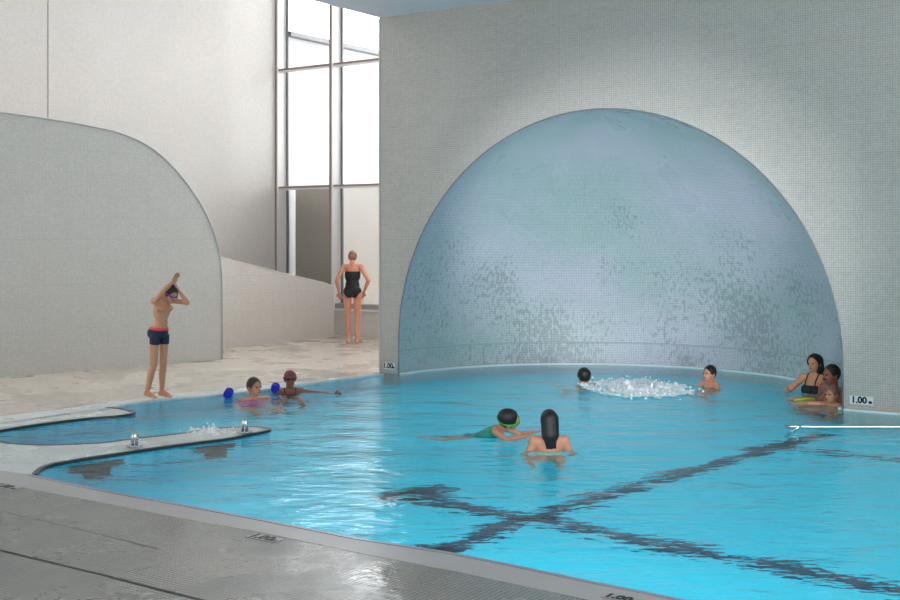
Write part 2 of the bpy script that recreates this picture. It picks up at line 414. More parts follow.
# expansion joint of the tall wall (photo column 48)
k = (48-450)/F; tj = (k*c0.y - c0.x)/(-NX + k*NY)
bm = bmesh.new(); box(bm, c0 - Ndir*tj + Tdir*.003 + Vector((0, 0, 4)), (.006, .018, 8), RZ); struct(finish('trim_12', bm, simple('joint_seal', '98948f', .6)))

# parapet wall in front of the tall wall
pb0, pb1 = G(222, 350), G(335, 338)
dv = (pb1-pb0); dv.normalize()
def on_line(p, dvec, x):
    k = (x-450)/F; t = (k*p.y-p.x)/(dvec.x-k*dvec.y); return t
def prof_pts(p, dvec, L):
    out = []
    for x, y in L:
        t = on_line(p, dvec, x); q = p+dvec*t; out.append((t, H-(y-HZ)/F*q.y))
    return out
back = Vector((-dv.y, dv.x, 0))
pts = prof_pts(pb0, dv, [(190, 251), (222, 258), (280, 272.5), (325, 283.5), (334, 287)])
tE = pts[-1][0]
o = slab('wall_parapet', [(pts[0][0]-.8, .0), (tE, .0)] + list(reversed(pts)) + [(pts[0][0]-.8, pts[0][1]+.2)], pb0, dv, back*.14, M['half']); struct(o)
bm = bmesh.new()
cp = [pb0+dv*t+back*.07+Vector((0, 0, zz+.008)) for t, zz in pts]
for a, b in zip(cp, cp[1:]):
    dd = b-a; r = dd.to_track_quat('X', 'Z').to_matrix().to_4x4(); box(bm, (a+b)/2, (dd.length, .16, .016), r)
struct(finish('trim_13', bm, simple('parapet_cap', 'dcd8d2', .5)))
# curved-top screen on the left
sb0, sb1 = G(0, 379.3), G(222, 361)
sv = (sb1-sb0).normalized(); sback = Vector((-sv.y, sv.x, 0))
L = [(-120, 100), (-60, 105), (0, 112.5), (50, 119.5), (80, 124.5), (110, 130.5), (130, 137), (148, 146), (165, 159), (180, 175), (193, 192), (204, 210), (212, 228), (218, 246), (221, 265), (222, 285)]
pp = prof_pts(sb0, sv, L)
def _cr(P): 
    v = crom([Vector((a, b, 0)) for a, b in P], 3); return [(q.x, q.y) for q in v]
pp = _cr(pp)
tR = pp[-1][0]
o = slab('wall_curved_screen', [(pp[0][0], .0), (tR, .0)] + list(reversed(pp)), sb0, sv, sback*.25, M['panel']); struct(o)
bm = bmesh.new(); tube(bm, [sb0+sv*t+Vector((0, 0, zz+.004))+sback*-.006 for t, zz in pp] + [sb0+sv*tR+sback*-.006+Vector((0, 0, .03))], .012, 8)
struct(finish('trim_14', bm, simple('screen_bead', 'b9b9b6', .4), smooth=True))
# outdoors, beyond the glass
o = slab('wall_outdoor', [(.25, -1), (30, -1), (30, 6.02), (.25, 6.02)], W(aL-.03, off), Ndir, -Tdir*.3, M['ext_white']); struct(o)
bm = bmesh.new()
dq = W(aL-.03, off)+Ndir*15.2+Vector((0, 0, 6.05)); box(bm, dq, (.36, 30, .09), RZ); struct(finish('trim_21', bm, simple('outdoor_coping', '626264', .7)))
def AB(x, b): k = (x-450)/F; return (k*(P1.y+NY*b) - (P1.x+NX*b))/(TX-k*TY)
bm = bmesh.new(); bb = off+.36; a0, a1 = AB(296.5, bb), AB(336, bb); box(bm, W((a0+a1)/2, bb, 1.45), (a1-a0, .06, 2.9), RZ)
o = finish('wall_outdoor_cladding', bm, M['ext_brown']); struct(o)
bm = bmesh.new(); bb = off+2.0; a0, a1 = AB(337, bb), 4.6; box(bm, W((a0+a1)/2, bb, 1.5), (a1-a0, .1, 3.05), RZ)
o = finish('wall_outdoor_concrete', bm, M['ext_grey']); struct(o)
o = prism('floor_outdoor', [W(-10, off+.4), W(14, off+.4), W(14, off+9), W(-10, off+9)], -.2, .0, M['ext_grey']); struct(o)

# rest of the hall, out of frame
o = slab('wall_right', [(-17, -1), (.2, -1), (.2, CZ), (-17, CZ)], W(14.6, 0), Ndir, Tdir*.3, M['wall_light']); struct(o)
o = slab('wall_rear', [(-12, 0), (15, 0), (15, 8.3), (-12, 8.3)], W(0, -16.5), Tdir, -Ndir*.3, M['wall_light']); struct(o)
o = slab('wall_left', [(-17, 0), (off+.5, 0), (off+.5, 8.3), (-17, 8.3)], W(-9.5, 0), Ndir, -Tdir*.3, M['wall_light']); struct(o)
o = prism('ceiling_tall_hall', [W(-9.8, off+.5), W(4, off+.5), W(4, .36), W(-.02, .36), W(-.02, -16.8), W(-9.8, -16.8)], 7.9, 8.3, M['ceiling']); struct(o)
o = slab('wall_hall_right', [(3.1, -.5), (off+.5, -.5), (off+.5, 8.3), (.36, 8.3), (.36, 3.66), (1.5, 3.3), (2.45, 2.6), (3.1, 1.2)], W(3.31, 0), Ndir, Tdir*.3, M['wall_light']); struct(o)
o = slab('wall_above_ceiling', [(-17, CZ+.2), (.34, CZ+.2), (.36, 8), (-17, 8)], W(-.02, 0), Ndir, Tdir*.2, M['wall_light']); struct(o)

# ------------------------------------------------------------------ pool marks (through the refracting surface)
def under(x, y, dep=-PF-.004):
    s = G(x, y); v = Vector((s.x, s.y, -H)).normalized(); eta = 1/1.33
    c = -v.z; kk = 1-eta*eta*(1-c*c); r = v*eta + Vector((0, 0, 1))*(eta*c - sqrt(kk))
    return s + r*(dep/-r.z)
def floorline(name, L, w):
    P = [under(x, y) for x, y in L]; P = crom(P, 6)
    struct(ribbon(name, P, w, PF+.001, PF+.006, M['pool_line']))
floorline('trim_15', [(400, 492), (450, 503), (530, 518), (620, 537), (700, 552), (800, 571), (900, 590), (960, 601)], .22)
floorline('trim_16', [(437, 552), (480, 536), (530, 518), (590, 499), (650, 482), (740, 457), (795, 441)], .2)
floorline('trim_17', [(745, 448), (800, 449), (850, 455), (900, 460), (960, 467)], .12)
floorline('trim_18', [(380, 497), (420, 492), (452, 487)], .3)
floorline('trim_19', [(415, 550), (452, 554)], .3)
floorline('trim_20', [(770, 446), (828, 434)], .22)

# dark T-shaped inlets on the submerged wall of the spit
sp = PX([(53, 466), (80, 461), (110, 456.5), (160, 449), (200, 443.6), (230, 439.6)])
def inlet(x0, x1, label):
    def onedge(x):
        best = None
        for a, b in zip(leftend, leftend[1:]):
            xa, xb = 450+F*a.x/a.y, 450+F*b.x/b.y
            ya = HZ+H*F/a.y
            if (xa-x)*(xb-x) <= 0 and ya > 433.5 and xb < xa:
                best = a.lerp(b, (x-xa)/(xb-xa) if xb != xa else 0)
        return best
    a, b = onedge(x0), onedge(x1)
    ux = (b-a).normalized(); nn = Vector((ux.y, -ux.x, 0))
    if nn.y > 0: nn = -nn
    w = (b-a).length
    t = empty('inlet_grille', (a+b)/2 + Vector((0, 0, -.5)))
    bpy.context.view_layer.update()
    bm = bmesh.new(); c = (a+b)/2; rz = Matrix.Rotation(atan2(ux.y, ux.x), 4, 'Z')
    box(bm, nn*.05 + Vector((0, 0, .24)), (w, .05, .22), rz)
    box(bm, nn*.05 + Vector((0, 0, .0)), (w*.5, .05, .5), rz)
    finish('grille_plate', bm, M['dark'], t)
    bm = bmesh.new()
    for i in range(5): box(bm, nn*.08+Vector((0, 0, .3-.08*i)), (w*.45, .012, .02), rz)
    finish('grille_bar', bm, M['slot'], t)
    tag(t, label, 'grille', 'dark inlets in the submerged side of the white spit')
inlet(67, 119, 'dark T-shaped inlet under water below the left end of the white spit')
inlet(194, 232, 'dark T-shaped inlet under water near the pointed tip of the white spit')

# ------------------------------------------------------------------ fittings
def stub(x, y, label):
    p = G(x, y, .031); t = empty('spout_fitting', p)
    bm = bmesh.new(); bmesh.ops.create_cone(bm, segments=20, radius1=.075, radius2=.07, depth=.012, cap_ends=True, matrix=Matrix.Translation((0, 0, .006)))
    finish('base_flange', bm, M['steel'], t)
    for sx in (-.019, .019):
        bm = bmesh.new(); tube(bm, [Vector((sx, 0, .012)), Vector((sx, 0, .07)), Vector((sx, 0, .085))], .016, 14); finish('post', bm, M['steel'], t, True)
    bm = bmesh.new(); bmesh.ops.create_cone(bm, segments=20, radius1=.038, radius2=.034, depth=.02, cap_ends=True, matrix=Matrix.Translation((0, 0, .095)))
    finish('cap', bm, M['steel'], t)
    tag(t, label, 'fitting', 'chrome fittings on the white spit')
stub(134.5, 446, 'small chrome spout fitting on the white spit, the one nearer the left edge')
stub(244.5, 432, 'small chrome spout fitting near the pointed tip of the white spit')
# grab rail at the right
ry = G(800, 432).y
bm = bmesh.new()
pts = [Vector((3.30, ry+.12, -.35)), Vector((3.30, ry+.05, -.1)), Vector((3.33, ry, .015)), Vector((3.40, ry, .05)), Vector((3.5, ry, .05)), Vector((6.5, ry, .05))]
tube(bm, crom(pts, 5), .018, 12)
tag(finish('grab_rail', bm, M['steel'], None, True), 'long straight steel grab rail just above the water at the right edge', 'rail')
# short rail behind the parapet end
rl = empty('handrail', W(A(334), off-.25, .3)); bpy.context.view_layer.update()
for zz in (.62, .78, .90):
    bm = bmesh.new(); tube(bm, [Vector((TX*-.25, TY*-.25, zz-.3)), Vector((TX*.16, TY*.16, zz-.3))], .013, 8); finish('bar', bm, M['steel'], rl, True)
bm = bmesh.new(); tube(bm, [Vector((TX*.02, TY*.02, -.27)), Vector((TX*.02, TY*.02, .62))], .014, 8); finish('post', bm, M['steel'], rl, True)
tag(rl, 'small steel handrail of thin bars by the window behind the parapet end', 'rail')

# depth signs
def text_mesh(s, size):
    cu = bpy.data.curves.new('t', 'FONT'); cu.body = s; cu.size = size; cu.align_x = 'CENTER'; cu.align_y = 'CENTER'; cu.extrude = .001; cu.offset = .004
    to = bpy.data.objects.new('t', cu); COL.objects.link(to); bpy.context.view_layer.update()
    me = bpy.data.meshes.new_from_object(to.evaluated_get(bpy.context.evaluated_depsgraph_get()))
    bpy.data.objects.remove(to); return me
def sign(pos, mat3, w, h, label, th=.006):
    bm = bmesh.new(); box(bm, Vector((0, 0, 0)), (w, h, th))
    o = finish('depth_sign', bm, M['sign']); o.matrix_world = Matrix.Translation(pos) @ mat3
    t = link('lettering', text_mesh('1.00', h*1.08), M['ink'], o); t.location = (-w*.10, 0, th/2+.001)
    t2 = link('lettering', text_mesh('m', h*.5), M['ink'], o); t2.location = (w*.38, -h*.15, th/2+.001)
    tag(o, label, 'sign')
vert = Matrix(((TX, 0, -NX, 0), (TY, 0, -NY, 0), (0, 1, 0, 0), (0, 0, 0, 1)))
def wa(x): k = (x-450)/F; return (k*P1.y-P1.x)/(TX-k*TY)
def wz(x, y): return H-(y-HZ)/F*W(wa(x), 0).y
sign(W(wa(861.5), -.004, wz(861.5, 400.3)), vert, .25, .09, 'white 1.00 m depth plate on the tiled wall at the right of the arch')
sign(W(wa(389.5), -.004, wz(389.5, 366)), vert, .19, .09, 'white 1.00 m depth plate on the narrow pier left of the arch')
dd = (near[5]-near[3]).normalized()
fl = Matrix(((dd.x, -dd.y, 0, 0), (dd.y, dd.x, 0, 0), (0, 0, 1, 0), (0, 0, 0, 1)))
M['sign2'] = M['sign']
M['sign'] = simple('floor_sign_plate', 'a9a7a2', .35)
sign(G(265, 538, .031), fl, .24, .10, 'small 1.00 m depth tile in the grey deck left of the wet glare', .004)
sign(G(6, 486.5, .031), fl, .30, .10, 'small 1.00 m depth tile in the deck at the far left', .004)
sign(G(622, 598.5, .034), fl, .20, .08, 'small dark-lettered depth tile on the coping at bottom edge', .004)

# foam
def foam(name, c, rx, ry, rot, label, seed, hh=.07, thr=.06):
    bm = bmesh.new(); n = 70; g = {}
    for i in range(n):
        for j in range(n):
            u, v = -1+2*i/(n-1), -1+2*j/(n-1)
            rr = sqrt(u*u+v*v)
            q = noise.fractal(Vector((u*3+seed, v*3, 0)), 1, 2, 4)
            ht = (1-rr**1.3)*1.0 + q*.55
            x, y = u*rx, v*ry
            wx, wy = x*cos(rot)-y*sin(rot), x*sin(rot)+y*cos(rot)
            if ht > thr:
                q2 = abs(noise.fractal(Vector((u*11, v*11, seed)), 1, 2, 4))
                g[i, j] = bm.verts.new((wx, wy, .002 + hh*min(1, ht)*(.25+.75*q2)))
    for i in range(n-1):
        for j in range(n-1):
            k = [(i, j), (i+1, j), (i+1, j+1), (i, j+1)]
            if all(q in g for q in k) and random.random() > .04: bm.faces.new([g[q] for q in k])
    for v in [v for v in bm.verts if not v.link_faces]: bm.verts.remove(v)
    for k in range(160 if rx > .5 else 30):
        a, r = random.uniform(0, 2*pi), random.uniform(.4, 1.15)
        x, y = cos(a)*r*rx, sin(a)*r*ry
        bmesh.ops.create_icosphere(bm, subdivisions=1, radius=random.uniform(.006, .016), matrix=Matrix.Translation((x*cos(rot)-y*sin(rot), x*sin(rot)+y*cos(rot), random.uniform(.0, .05))))
    o = finish(name, bm, M['foam'], None, True); o.location = c
    tag(o, label, 'foam', kind='stuff'); return o
foam('foam_patch', G(638, 389), .66, .95, .1, 'white bubbling foam patch on the water in front of the arch', 3.3, .13)
foam('foam_patch', G(211, 433.2), .30, .28, -.5, 'small patch of white foam washing over the white spit', 9.1, .06)

# ------------------------------------------------------------------ figures
def ell(bm, c, r, Mx=None, seg=16):
    q = bmesh.ops.create_uvsphere(bm, u_segments=seg, v_segments=seg//2+2, radius=1)
    bmesh.ops.transform(bm, matrix=Matrix.Translation(c) @ (Mx or Matrix()) @ Matrix.Diagonal((*r, 1)), verts=q['verts'])
def cap(bm, p, q, r1, r2, seg=12):
    d = q-p; L = max(d.length, 1e-5); r = d.to_track_quat('Z', 'Y').to_matrix().to_4x4()
    vs = bmesh.ops.create_cone(bm, segments=seg, radius1=r1, radius2=r2, depth=L, cap_ends=True)['verts']
    bmesh.ops.transform(bm, matrix=Matrix.Translation((p+q)/2) @ r, verts=vs)
    ell(bm, p, (r1,)*3, None, seg); ell(bm, q, (r2,)*3, None, seg)
def remesh(bm, vox, sm=4):
    me = bpy.data.meshes.new('tmp'); bm.to_mesh(me); bm.free()
    o = bpy.data.objects.new('tmp', me); COL.objects.link(o)
    md = o.modifiers.new('r', 'REMESH'); md.mode = 'VOXEL'; md.voxel_size = vox
    ms = o.modifiers.new('s', 'SMOOTH'); ms.iterations = sm; ms.factor = .5
    bpy.context.view_layer.update()
    me2 = bpy.data.meshes.new_from_object(o.evaluated_get(bpy.context.evaluated_depsgraph_get()))
    bpy.data.objects.remove(o)
    for f in me2.polygons: f.use_smooth = True
    return me2
def clip(me, planes):
    bm = bmesh.new(); bm.from_mesh(me)
    for co, no in planes:      # keeps the side the normal points away from
        bmesh.ops.bisect_plane(bm, geom=bm.verts[:]+bm.edges[:]+bm.faces[:], plane_co=co, plane_no=no, clear_outer=True)
    bm.to_mesh(me); bm.free(); return me
V = Vector
def person(label, loc, rz, s, sk, hair, arms, head=(0, -.01, 1.605), hyaw=0, hpitch=0, hroll=0, hs=1.0, female=False, legs='stand',
           hairstyle='short', wear=(), tilt=0, vox=.011, extra=None, shz=1.43, build=1.0):
    t = empty('person', loc, rz); t.rotation_euler = (tilt, 0, rz)
    bpy.context.view_layer.update()
    sh = (.155 if female else .172)*build; hw = .095 if female else .088
    SL, SR = V((sh, 0, shz)), V((-sh, 0, shz))
    hd = V(head)
    HM = Matrix.Rotation(hyaw, 4, 'Z') @ Matrix.Rotation(hpitch, 4, 'X') @ Matrix.Rotation(hroll, 4, 'Y')
    def torso(bm, g=0.):
        ell(bm, V((0, .01, .97)), ((.168 if female else .155)*build+g, .112+g, .115+g))
        cap(bm, V((0, .0, 1.0)), V((0, -.005, 1.16)), .115*build+g, .11*build+g)
        ell(bm, V((0, .0, 1.08)), (.128*build+g, .092+g, .14+g))
        ell(bm, V((0, .0, 1.27)), ((.145 if female else .165)*build+g, .108+g, .17+g))
        ell(bm, V((0, .01, 1.38)), (.135*build+g, .085+g, .08+g))
        if female:
            for x in (-.07, .07): ell(bm, V((x, -.085, 1.27)), (.058+g, .055+g, .06+g))
        else:
            for x in (-.075, .075): ell(bm, V((x, -.07, 1.31)), (.07+g, .045+g, .05+g))
        for x in (-.07, .07): ell(bm, V((x, .06, .93)), (.085+g, .075+g, .085+g))
    LG = {}
    for sd in (-1, 1):
        if legs == 'stand': LG[sd] = [V((sd*hw, 0, .90)), V((sd*hw*.95, -.015, .49)), V((sd*hw*.9, .01, .085)), V((sd*(hw+.025), -.15, .03))]
        elif legs == 'squat': LG[sd] = [V((sd*hw, 0, .90)), V((sd*.15, -.36, .74)), V((sd*.14, -.22, .40)), V((sd*.15, -.36, .36))]
        elif legs == 'kick': LG[sd] = [V((sd*hw, 0, .90)), V((sd*.13, -.10, .50)), V((sd*.12, .16 if sd < 0 else .04, .20)), V((sd*.12, .18 if sd < 0 else .08, .06))]
        else: LG[sd] = legs[sd]
    def thigh(bm, g=0.):
        for sd in (-1, 1):
            h, k = LG[sd][0], LG[sd][1]; cap(bm, h, k, .083*build+g, .054+g)
    def limbs(bm):
        thigh(bm)
        for sd in (-1, 1):
            h, k, a, f = LG[sd]
            cap(bm, k, k.lerp(a, .35)+V((0, .012, 0)), .05, .053); cap(bm, k.lerp(a, .35)+V((0, .012, 0)), a, .053, .033)
            heel = a + (V((0, .035, -.05)) if legs != 'kick' else V((0, .0, -.03)))
            cap(bm, a, heel, .034, .031); cap(bm, heel, f, .034, .024); cap(bm, a, f, .032, .022)
            dr = (f-heel).normalized(); sdv = V((1, 0, 0))
            for q in range(5):
                bq = f + sdv*(q-2)*.015*1.0; cap(bm, f.lerp(bq, .9)-dr*.02, bq+dr*(.028-.004*abs(q-1)), .011, .009, 8)
        cap(bm, SR.lerp(SL, .12), SL.lerp(SR, .12), .052, .052)
        for sd, S_ in ((-1, SR), (1, SL)):
            el, wr = V(arms[sd][0]), V(arms[sd][1])
            ell(bm, S_, (.058, .055, .058)); cap(bm, S_, el, .048*build, .038); cap(bm, el, el.lerp(wr, .3), .038, .039); cap(bm, el.lerp(wr, .3), wr, .039, .024)
            d = (wr-el).normalized()
            if len(arms[sd]) > 2: d = V(arms[sd][2]).normalized()
            side = d.cross(V((0, -1, 0)) if abs(d.y) < .8 else V((0, 0, 1))).normalized()
            up = side.cross(d)
            pc = wr + d*.05
            rot = Matrix((( side.x, up.x, d.x, 0), (side.y, up.y, d.y, 0), (side.z, up.z, d.z, 0), (0, 0, 0, 1)))
            ell(bm, pc, (.038, .017, .05), rot)
            for q in range(4):
                b0 = wr + d*.085 + side*(q-1.5)*.0205
                l1 = (.040, .046, .043, .033)[q]
                m1 = b0 + d*l1 + side*(q-1.5)*.004; m2 = m1 + (d*.8+up*.6).normalized()*l1*.8
                cap(bm, b0-d*.02, m1, .0105, .0095, 8); cap(bm, m1, m2, .0095, .0085, 8)
            ts = -sd
            b0 = wr + d*.025 + side*ts*.03; m1 = b0 + (d*.7+side*ts*.75).normalized()*.04; m2 = m1 + (d*.95+side*ts*.2).normalized()*.03
            cap(bm, b0-d*.0, m1, .013, .011, 8); cap(bm, m1, m2, .011, .0095, 8)
    def skull(bm, g=0.):
        ell(bm, hd + HM @ V((0, .012, .022))*hs, (.074*hs+g, .09*hs+g, .092*hs+g), HM, 24)
    bm = bmesh.new(); torso(bm); limbs(bm)
    nk = V((0, .02, shz+.01)); nt = hd + HM @ V((0, .025, -.06))*hs
    cap(bm, nk, nt, .057, .051); cap(bm, V((0, .02, shz-.02)), SL.lerp(nk, .35)+V((0, 0, .01)), .05, .045); cap(bm, V((0, .02, shz-.02)), SR.lerp(nk, .35)+V((0, 0, .01)), .05, .045)
    skull(bm)
    ell(bm, hd + HM @ V((0, -.022, -.04))*hs, (.058*hs, .062*hs, .068*hs), HM)          # jaw and cheeks
    ell(bm, hd + HM @ V((0, -.062, -.088))*hs, (.024*hs, .02*hs, .018*hs), HM, 10)      # chin
    cap(bm, hd + HM @ V((0, -.080, .010))*hs, hd + HM @ V((0, -.101, -.028))*hs, .010*hs, .014*hs, 8)   # nose
    cap(bm, hd + HM @ V((-.035, -.073, .022))*hs, hd + HM @ V((.035, -.073, .022))*hs, .013*hs, .013*hs, 8)  # brow
    cap(bm, hd + HM @ V((-.014, -.080, -.055))*hs, hd + HM @ V((.014, -.080, -.055))*hs, .010*hs, .010*hs, 8)  # mouth
    for x in (-1, 1): ell(bm, hd + HM @ V((x*.077, .012, -.012))*hs, (.010*hs, .02*hs, .031*hs), HM, 10)
    me = remesh(bm, vox, 3)
    for v in me.vertices: v.co *= s
    body = link('body', me, sk, t)
    def child(name, bm, m, planes=(), v=vox, sm=3):
        me = remesh(bm, v, sm)
        if planes: clip(me, planes)
        for q in me.vertices: q.co *= s
        return link(name, me, m, t)
    for x in (-.031, .031):
        bm = bmesh.new(); ell(bm, V((0, 0, 0)), (.012*hs, .008*hs, .008*hs), HM, 10); q = hd + HM @ V((x, -.082, .004))*hs
        for v in bm.verts: v.co = (v.co+q)*s
        finish('eye', bm, M['eye'], t, True)
    bm = bmesh.new(); cap(bm, hd + HM @ V((-.016, -.089, -.054))*hs, hd + HM @ V((.016, -.089, -.054))*hs, .0055*hs, .0055*hs, 8)
    for v in bm.verts: v.co *= s
    finish('mouth', bm, M['lip'], t, True)
    # hair
    up, fw = HM @ V((0, 0, 1)), HM @ V((0, -1, 0))
    if hairstyle != 'none':
        bm = bmesh.new(); skull(bm, .010 if hairstyle in ('short', 'bun') else .016)
        if hairstyle == 'thick': ell(bm, hd + HM @ V((0, .03, .03))*hs, (.088*hs, .088*hs, .092*hs), HM)
        pl = [(hd + HM @ V((0, -.052, .03))*hs, (fw*1.0 - up*.45).normalized()), (hd + HM @ V((0, 0, -.022 if hairstyle == 'short' else -.045))*hs, -(up + fw*(-.7 if hairstyle == 'short' else -.35)).normalized())]
        child('hair', bm, hair, pl)
        if hairstyle == 'long':
            bm = bmesh.new()
            cap(bm, hd + HM @ V((0, .045, .03))*hs, hd + HM @ V((0, .075, -.12))*hs, .092*hs, .090*hs)
            cap(bm, hd + HM @ V((0, .075, -.12))*hs, hd + HM @ V((0.0, .085, -.21))*hs, .086*hs, .055*hs)
            for x in (-.04, -.01, .03): cap(bm, hd + HM @ V((x, .09, -.14))*hs, hd + HM @ V((x*1.3, .10, -.26))*hs, .022, .008, 8)
            child('hair', bm, hair)
        if hairstyle == 'bun':
            bm = bmesh.new(); ell(bm, hd + HM @ V((0, .075, .075))*hs, (.045, .04, .038), HM); child('hair', bm, hair)
    for w in wear:
        bm = bmesh.new()
        if w[0] == 'trunks':
            torso(bm, .008); thigh(bm, .009); child('swim_trunks', bm, w[1], [(V((0, 0, w[3])), V((0, 0, 1))), (V((0, 0, w[2])), V((0, 0, -1)))])
        elif w[0] == 'band':
            torso(bm, .014); child('waistband', bm, w[1], [(V((0, 0, w[3])), V((0, 0, 1))), (V((0, 0, w[2])), V((0, 0, -1)))])
        elif w[0] == 'suit':
            torso(bm, .008)
            child('swimsuit', bm, w[1], [(V((0, 0, w[3])), V((0, 0, 1))), (V((0, 0, w[2])), V((.0, 0, -1))), (V((.12, 0, .90)), V((.75, 0, -.66))), (V((-.12, 0, .90)), V((-.75, 0, -.66)))])
        elif w[0] == 'top':
            torso(bm, .010); child('swim_top', bm, w[1], [(V((0, 0, w[3])), V((0, 0, 1))), (V((0, 0, w[2])), V((0, 0, -1)))])
            for x in (-.07, .07):
                bm = bmesh.new(); tube(bm, [V((x, -.125, w[3]-.03))*s, V((x, -.10, 1.38))*s, V((x*1.05, -.02, shz+.055))*s, V((x, .075, 1.40))*s, V((x, .115, w[3]-.03))*s], .008*s, 8)
                finish('strap', bm, w[1], t, True)
        elif w[0] == 'tube':
            torso(bm, .010); child('swim_top', bm, w[1], [(V((0, 0, w[3])), V((0, 0, 1))), (V((0, 0, w[2])), V((0, 0, -1)))])
        elif w[0] == 'shirt':
            torso(bm, .009); cap(bm, SR, SL, .06, .06)
            for sd, S_ in ((-1, SR), (1, SL)): cap(bm, S_, S_.lerp(V(arms[sd][0]), .55), .062, .055)
            child('swim_shirt', bm, w[1], [(V((0, 0, shz+.035)), V((0, -.3, 1)))])
        elif w[0] == 'goggles':
            me_ = None
            ringp = []
            for i in range(33):
                a = 2*pi*i/32; ringp.append((hd + HM @ V((.084*sin(a), .010-.101*cos(a), .006+.008*(1-cos(a))))*hs)*s)
            tube(bm, ringp, .0115*s*hs, 8, False); finish('goggle_strap', bm, w[1], t, True)
            for x in (-.032, .032):
                bm = bmesh.new(); q = (hd + HM @ V((x, -.092, .005))*hs)*s; ell(bm, V((0, 0, 0)), (.026*s, .012*s, .018*s), HM, 12)
                for v in bm.verts: v.co += q
                finish('goggle_lens', bm, w[2], t, True)
        elif w[0] == 'cap':
            skull(bm, .012); child('swim_cap', bm, w[1], [(hd + HM @ V((0, 0, .018))*hs, -(up - fw*.15).normalized())])
        elif w[0] == 'moustache':
            cap(bm, hd + HM @ V((-.024, -.09, -.045))*hs, hd + HM @ V((.024, -.09, -.045))*hs, .008, .008, 8)
            for v in bm.verts: v.co *= s
            finish('moustache', bm, w[1], t, True)
    if extra: extra(t)
    tag(t, label, 'person')
    return t
REL = {-1: ((-.26, .0, 1.18), (-.24, -.12, .97)), 1: ((.26, .0, 1.18), (.24, -.12, .97))}
OUT = {-1: ((-.36, -.12, 1.30), (-.34, -.38, 1.32)), 1: ((.36, -.12, 1.30), (.34, -.38, 1.32))}

# boy on the coping, fixing his goggles
navy, redb = fabric('navy_fabric', '1a1d38'), fabric('red_fabric', 'e2443f')
person('boy standing in navy swim trunks with red waistband, head bowed, arms over his head', G(157.5, 398.5, .031) + V((-.045, .06, .012)), radians(52), .80, S_TAN, M['hair_dark'],
       {-1: ((-.13, -.20, 1.61), (-.02, -.21, 1.71), (.4, -.05, .6)), 1: ((.16, -.36, 1.43), (.08, -.27, 1.58), (-.3, .5, .5))}, head=(.0, -.18, 1.54), tilt=radians(7), hpitch=radians(30), hs=1.06,
       hairstyle='thick', shz=1.41, build=.80, vox=.009,
       wear=[('trunks', navy, .78, 1.00), ('band', redb, .99, 1.025), ('goggles', fabric('purple_rubber', '6a3aa0'), simple('lilac_lens', '7a50b8', .15))],
       legs={-1: [V((-.085, 0, .88)), V((-.09, -.03, .49)), V((-.10, .05, .085)), V((-.10, -.12, .03))], 1: [V((.085, 0, .88)), V((.09, -.02, .49)), V((.10, -.02, .085)), V((.14, -.18, .03))]})
# woman with her back to us at the window
person('woman in a black swimsuit seen from behind, standing on the deck by the window', G(352.5, 343, .03), radians(176), .955, S_PALE, M['hair_light'],
       {-1: ((-.31, .06, 1.17), (-.21, -.04, .96)), 1: ((.29, .06, 1.17), (.26, -.06, .94))}, female=True, hairstyle='bun', shz=1.42,
       wear=[('suit', fabric('black_swim_fabric', '101013'), .80, 1.34)])
def wet(x, ywater, zsh, s, shz=1.43):      # figure origin so that the shoulders sit zsh above the water
    p = G(x, ywater); p.z = zsh - shz*s; return p
person('man with short brown hair and pink top in the water by the far edge', wet(254, 399, -.03, .98), radians(40), .98, S_PALE, M['hair_brown'], REL, hyaw=radians(10), legs='squat',
       hs=1.0, wear=[('shirt', fabric('pink_swim_fabric', 'e0559b'))])
person('swimmer in reddish cap and dark goggles by the far edge, one arm held out', wet(290, 392, -.0, .92), radians(12), .92, S_RED, M['hair_brown'],
       {-1: ((-.19, -.13, 1.20), (-.12, -.33, 1.2)), 1: ((.40, -.06, 1.40), (.56, -.26, 1.41))}, legs='squat', female=True,
       wear=[('cap', fabric('rust_cap', '7d3b34')), ('goggles', fabric('black_rubber', '15151a'), simple('black_lens', '0c0c10', .1)), ('top', fabric('plum_swim_fabric', '33234a'), 1.18, 1.36)])
teal, green = fabric('teal_swim_fabric', '1f8f7c'), fabric('green_rubber', '3db030')
person('child with green goggle strap and teal swimsuit swimming beside the dark-haired woman', V((-.33, 11.39, -.41)), radians(66), .70, S_PALE, M['hair_dark'],
       {-1: ((-.26, -.16, 1.56), (-.20, -.22, 1.78)), 1: ((.26, -.16, 1.56), (.20, -.22, 1.78))}, head=(0, .07, 1.61), hpitch=radians(-50), hyaw=radians(45), hs=1.42, hairstyle='thick', legs='kick', tilt=radians(62),
       wear=[('suit', teal, .82, 1.38), ('goggles', green, simple('green_lens', '2f9e38', .15))])
person('woman seen from behind in the water, long dark hair, beside the swimming child', wet(549, 450, .08, .88), radians(185), .88, S_PALE, M['hair_dark'], REL, female=True, hairstyle='long', legs='squat', hs=1.0, head=(0, .0, 1.625),
       wear=[('tube', fabric('cream_swim_fabric', 'd8d6b8'), 1.16, 1.33)])
person('dark-haired swimmer, only the head above water, left of the white foam patch', wet(584, 384, -.06, .9), radians(205), .9, S_TAN, M['hair_dark'], OUT, legs='squat', hairstyle='thick', hs=1.04)
person('boy with short dark hair in the water right of the white foam patch', wet(710, 387, .03, .80), radians(-60), .80, S_PALE, M['hair_dark'], OUT, legs='squat', hs=1.14, build=.88)
person('woman with dark hair and black bikini top in the water against the niche wall', V((4.45, 14.22, .18-1.42*.95)), radians(-48), .95, S_TAN, M['hair_dark'],
       {-1: ((-.30, -.18, 1.22), (-.16, -.38, 1.28)), 1: ((.34, -.05, 1.24), (.30, -.30, 1.22))}, female=True, hairstyle='long', legs='squat', shz=1.42, hs=1.03, wear=[('top', fabric('black_bikini_fabric', '17131a'), 1.18, 1.33)])
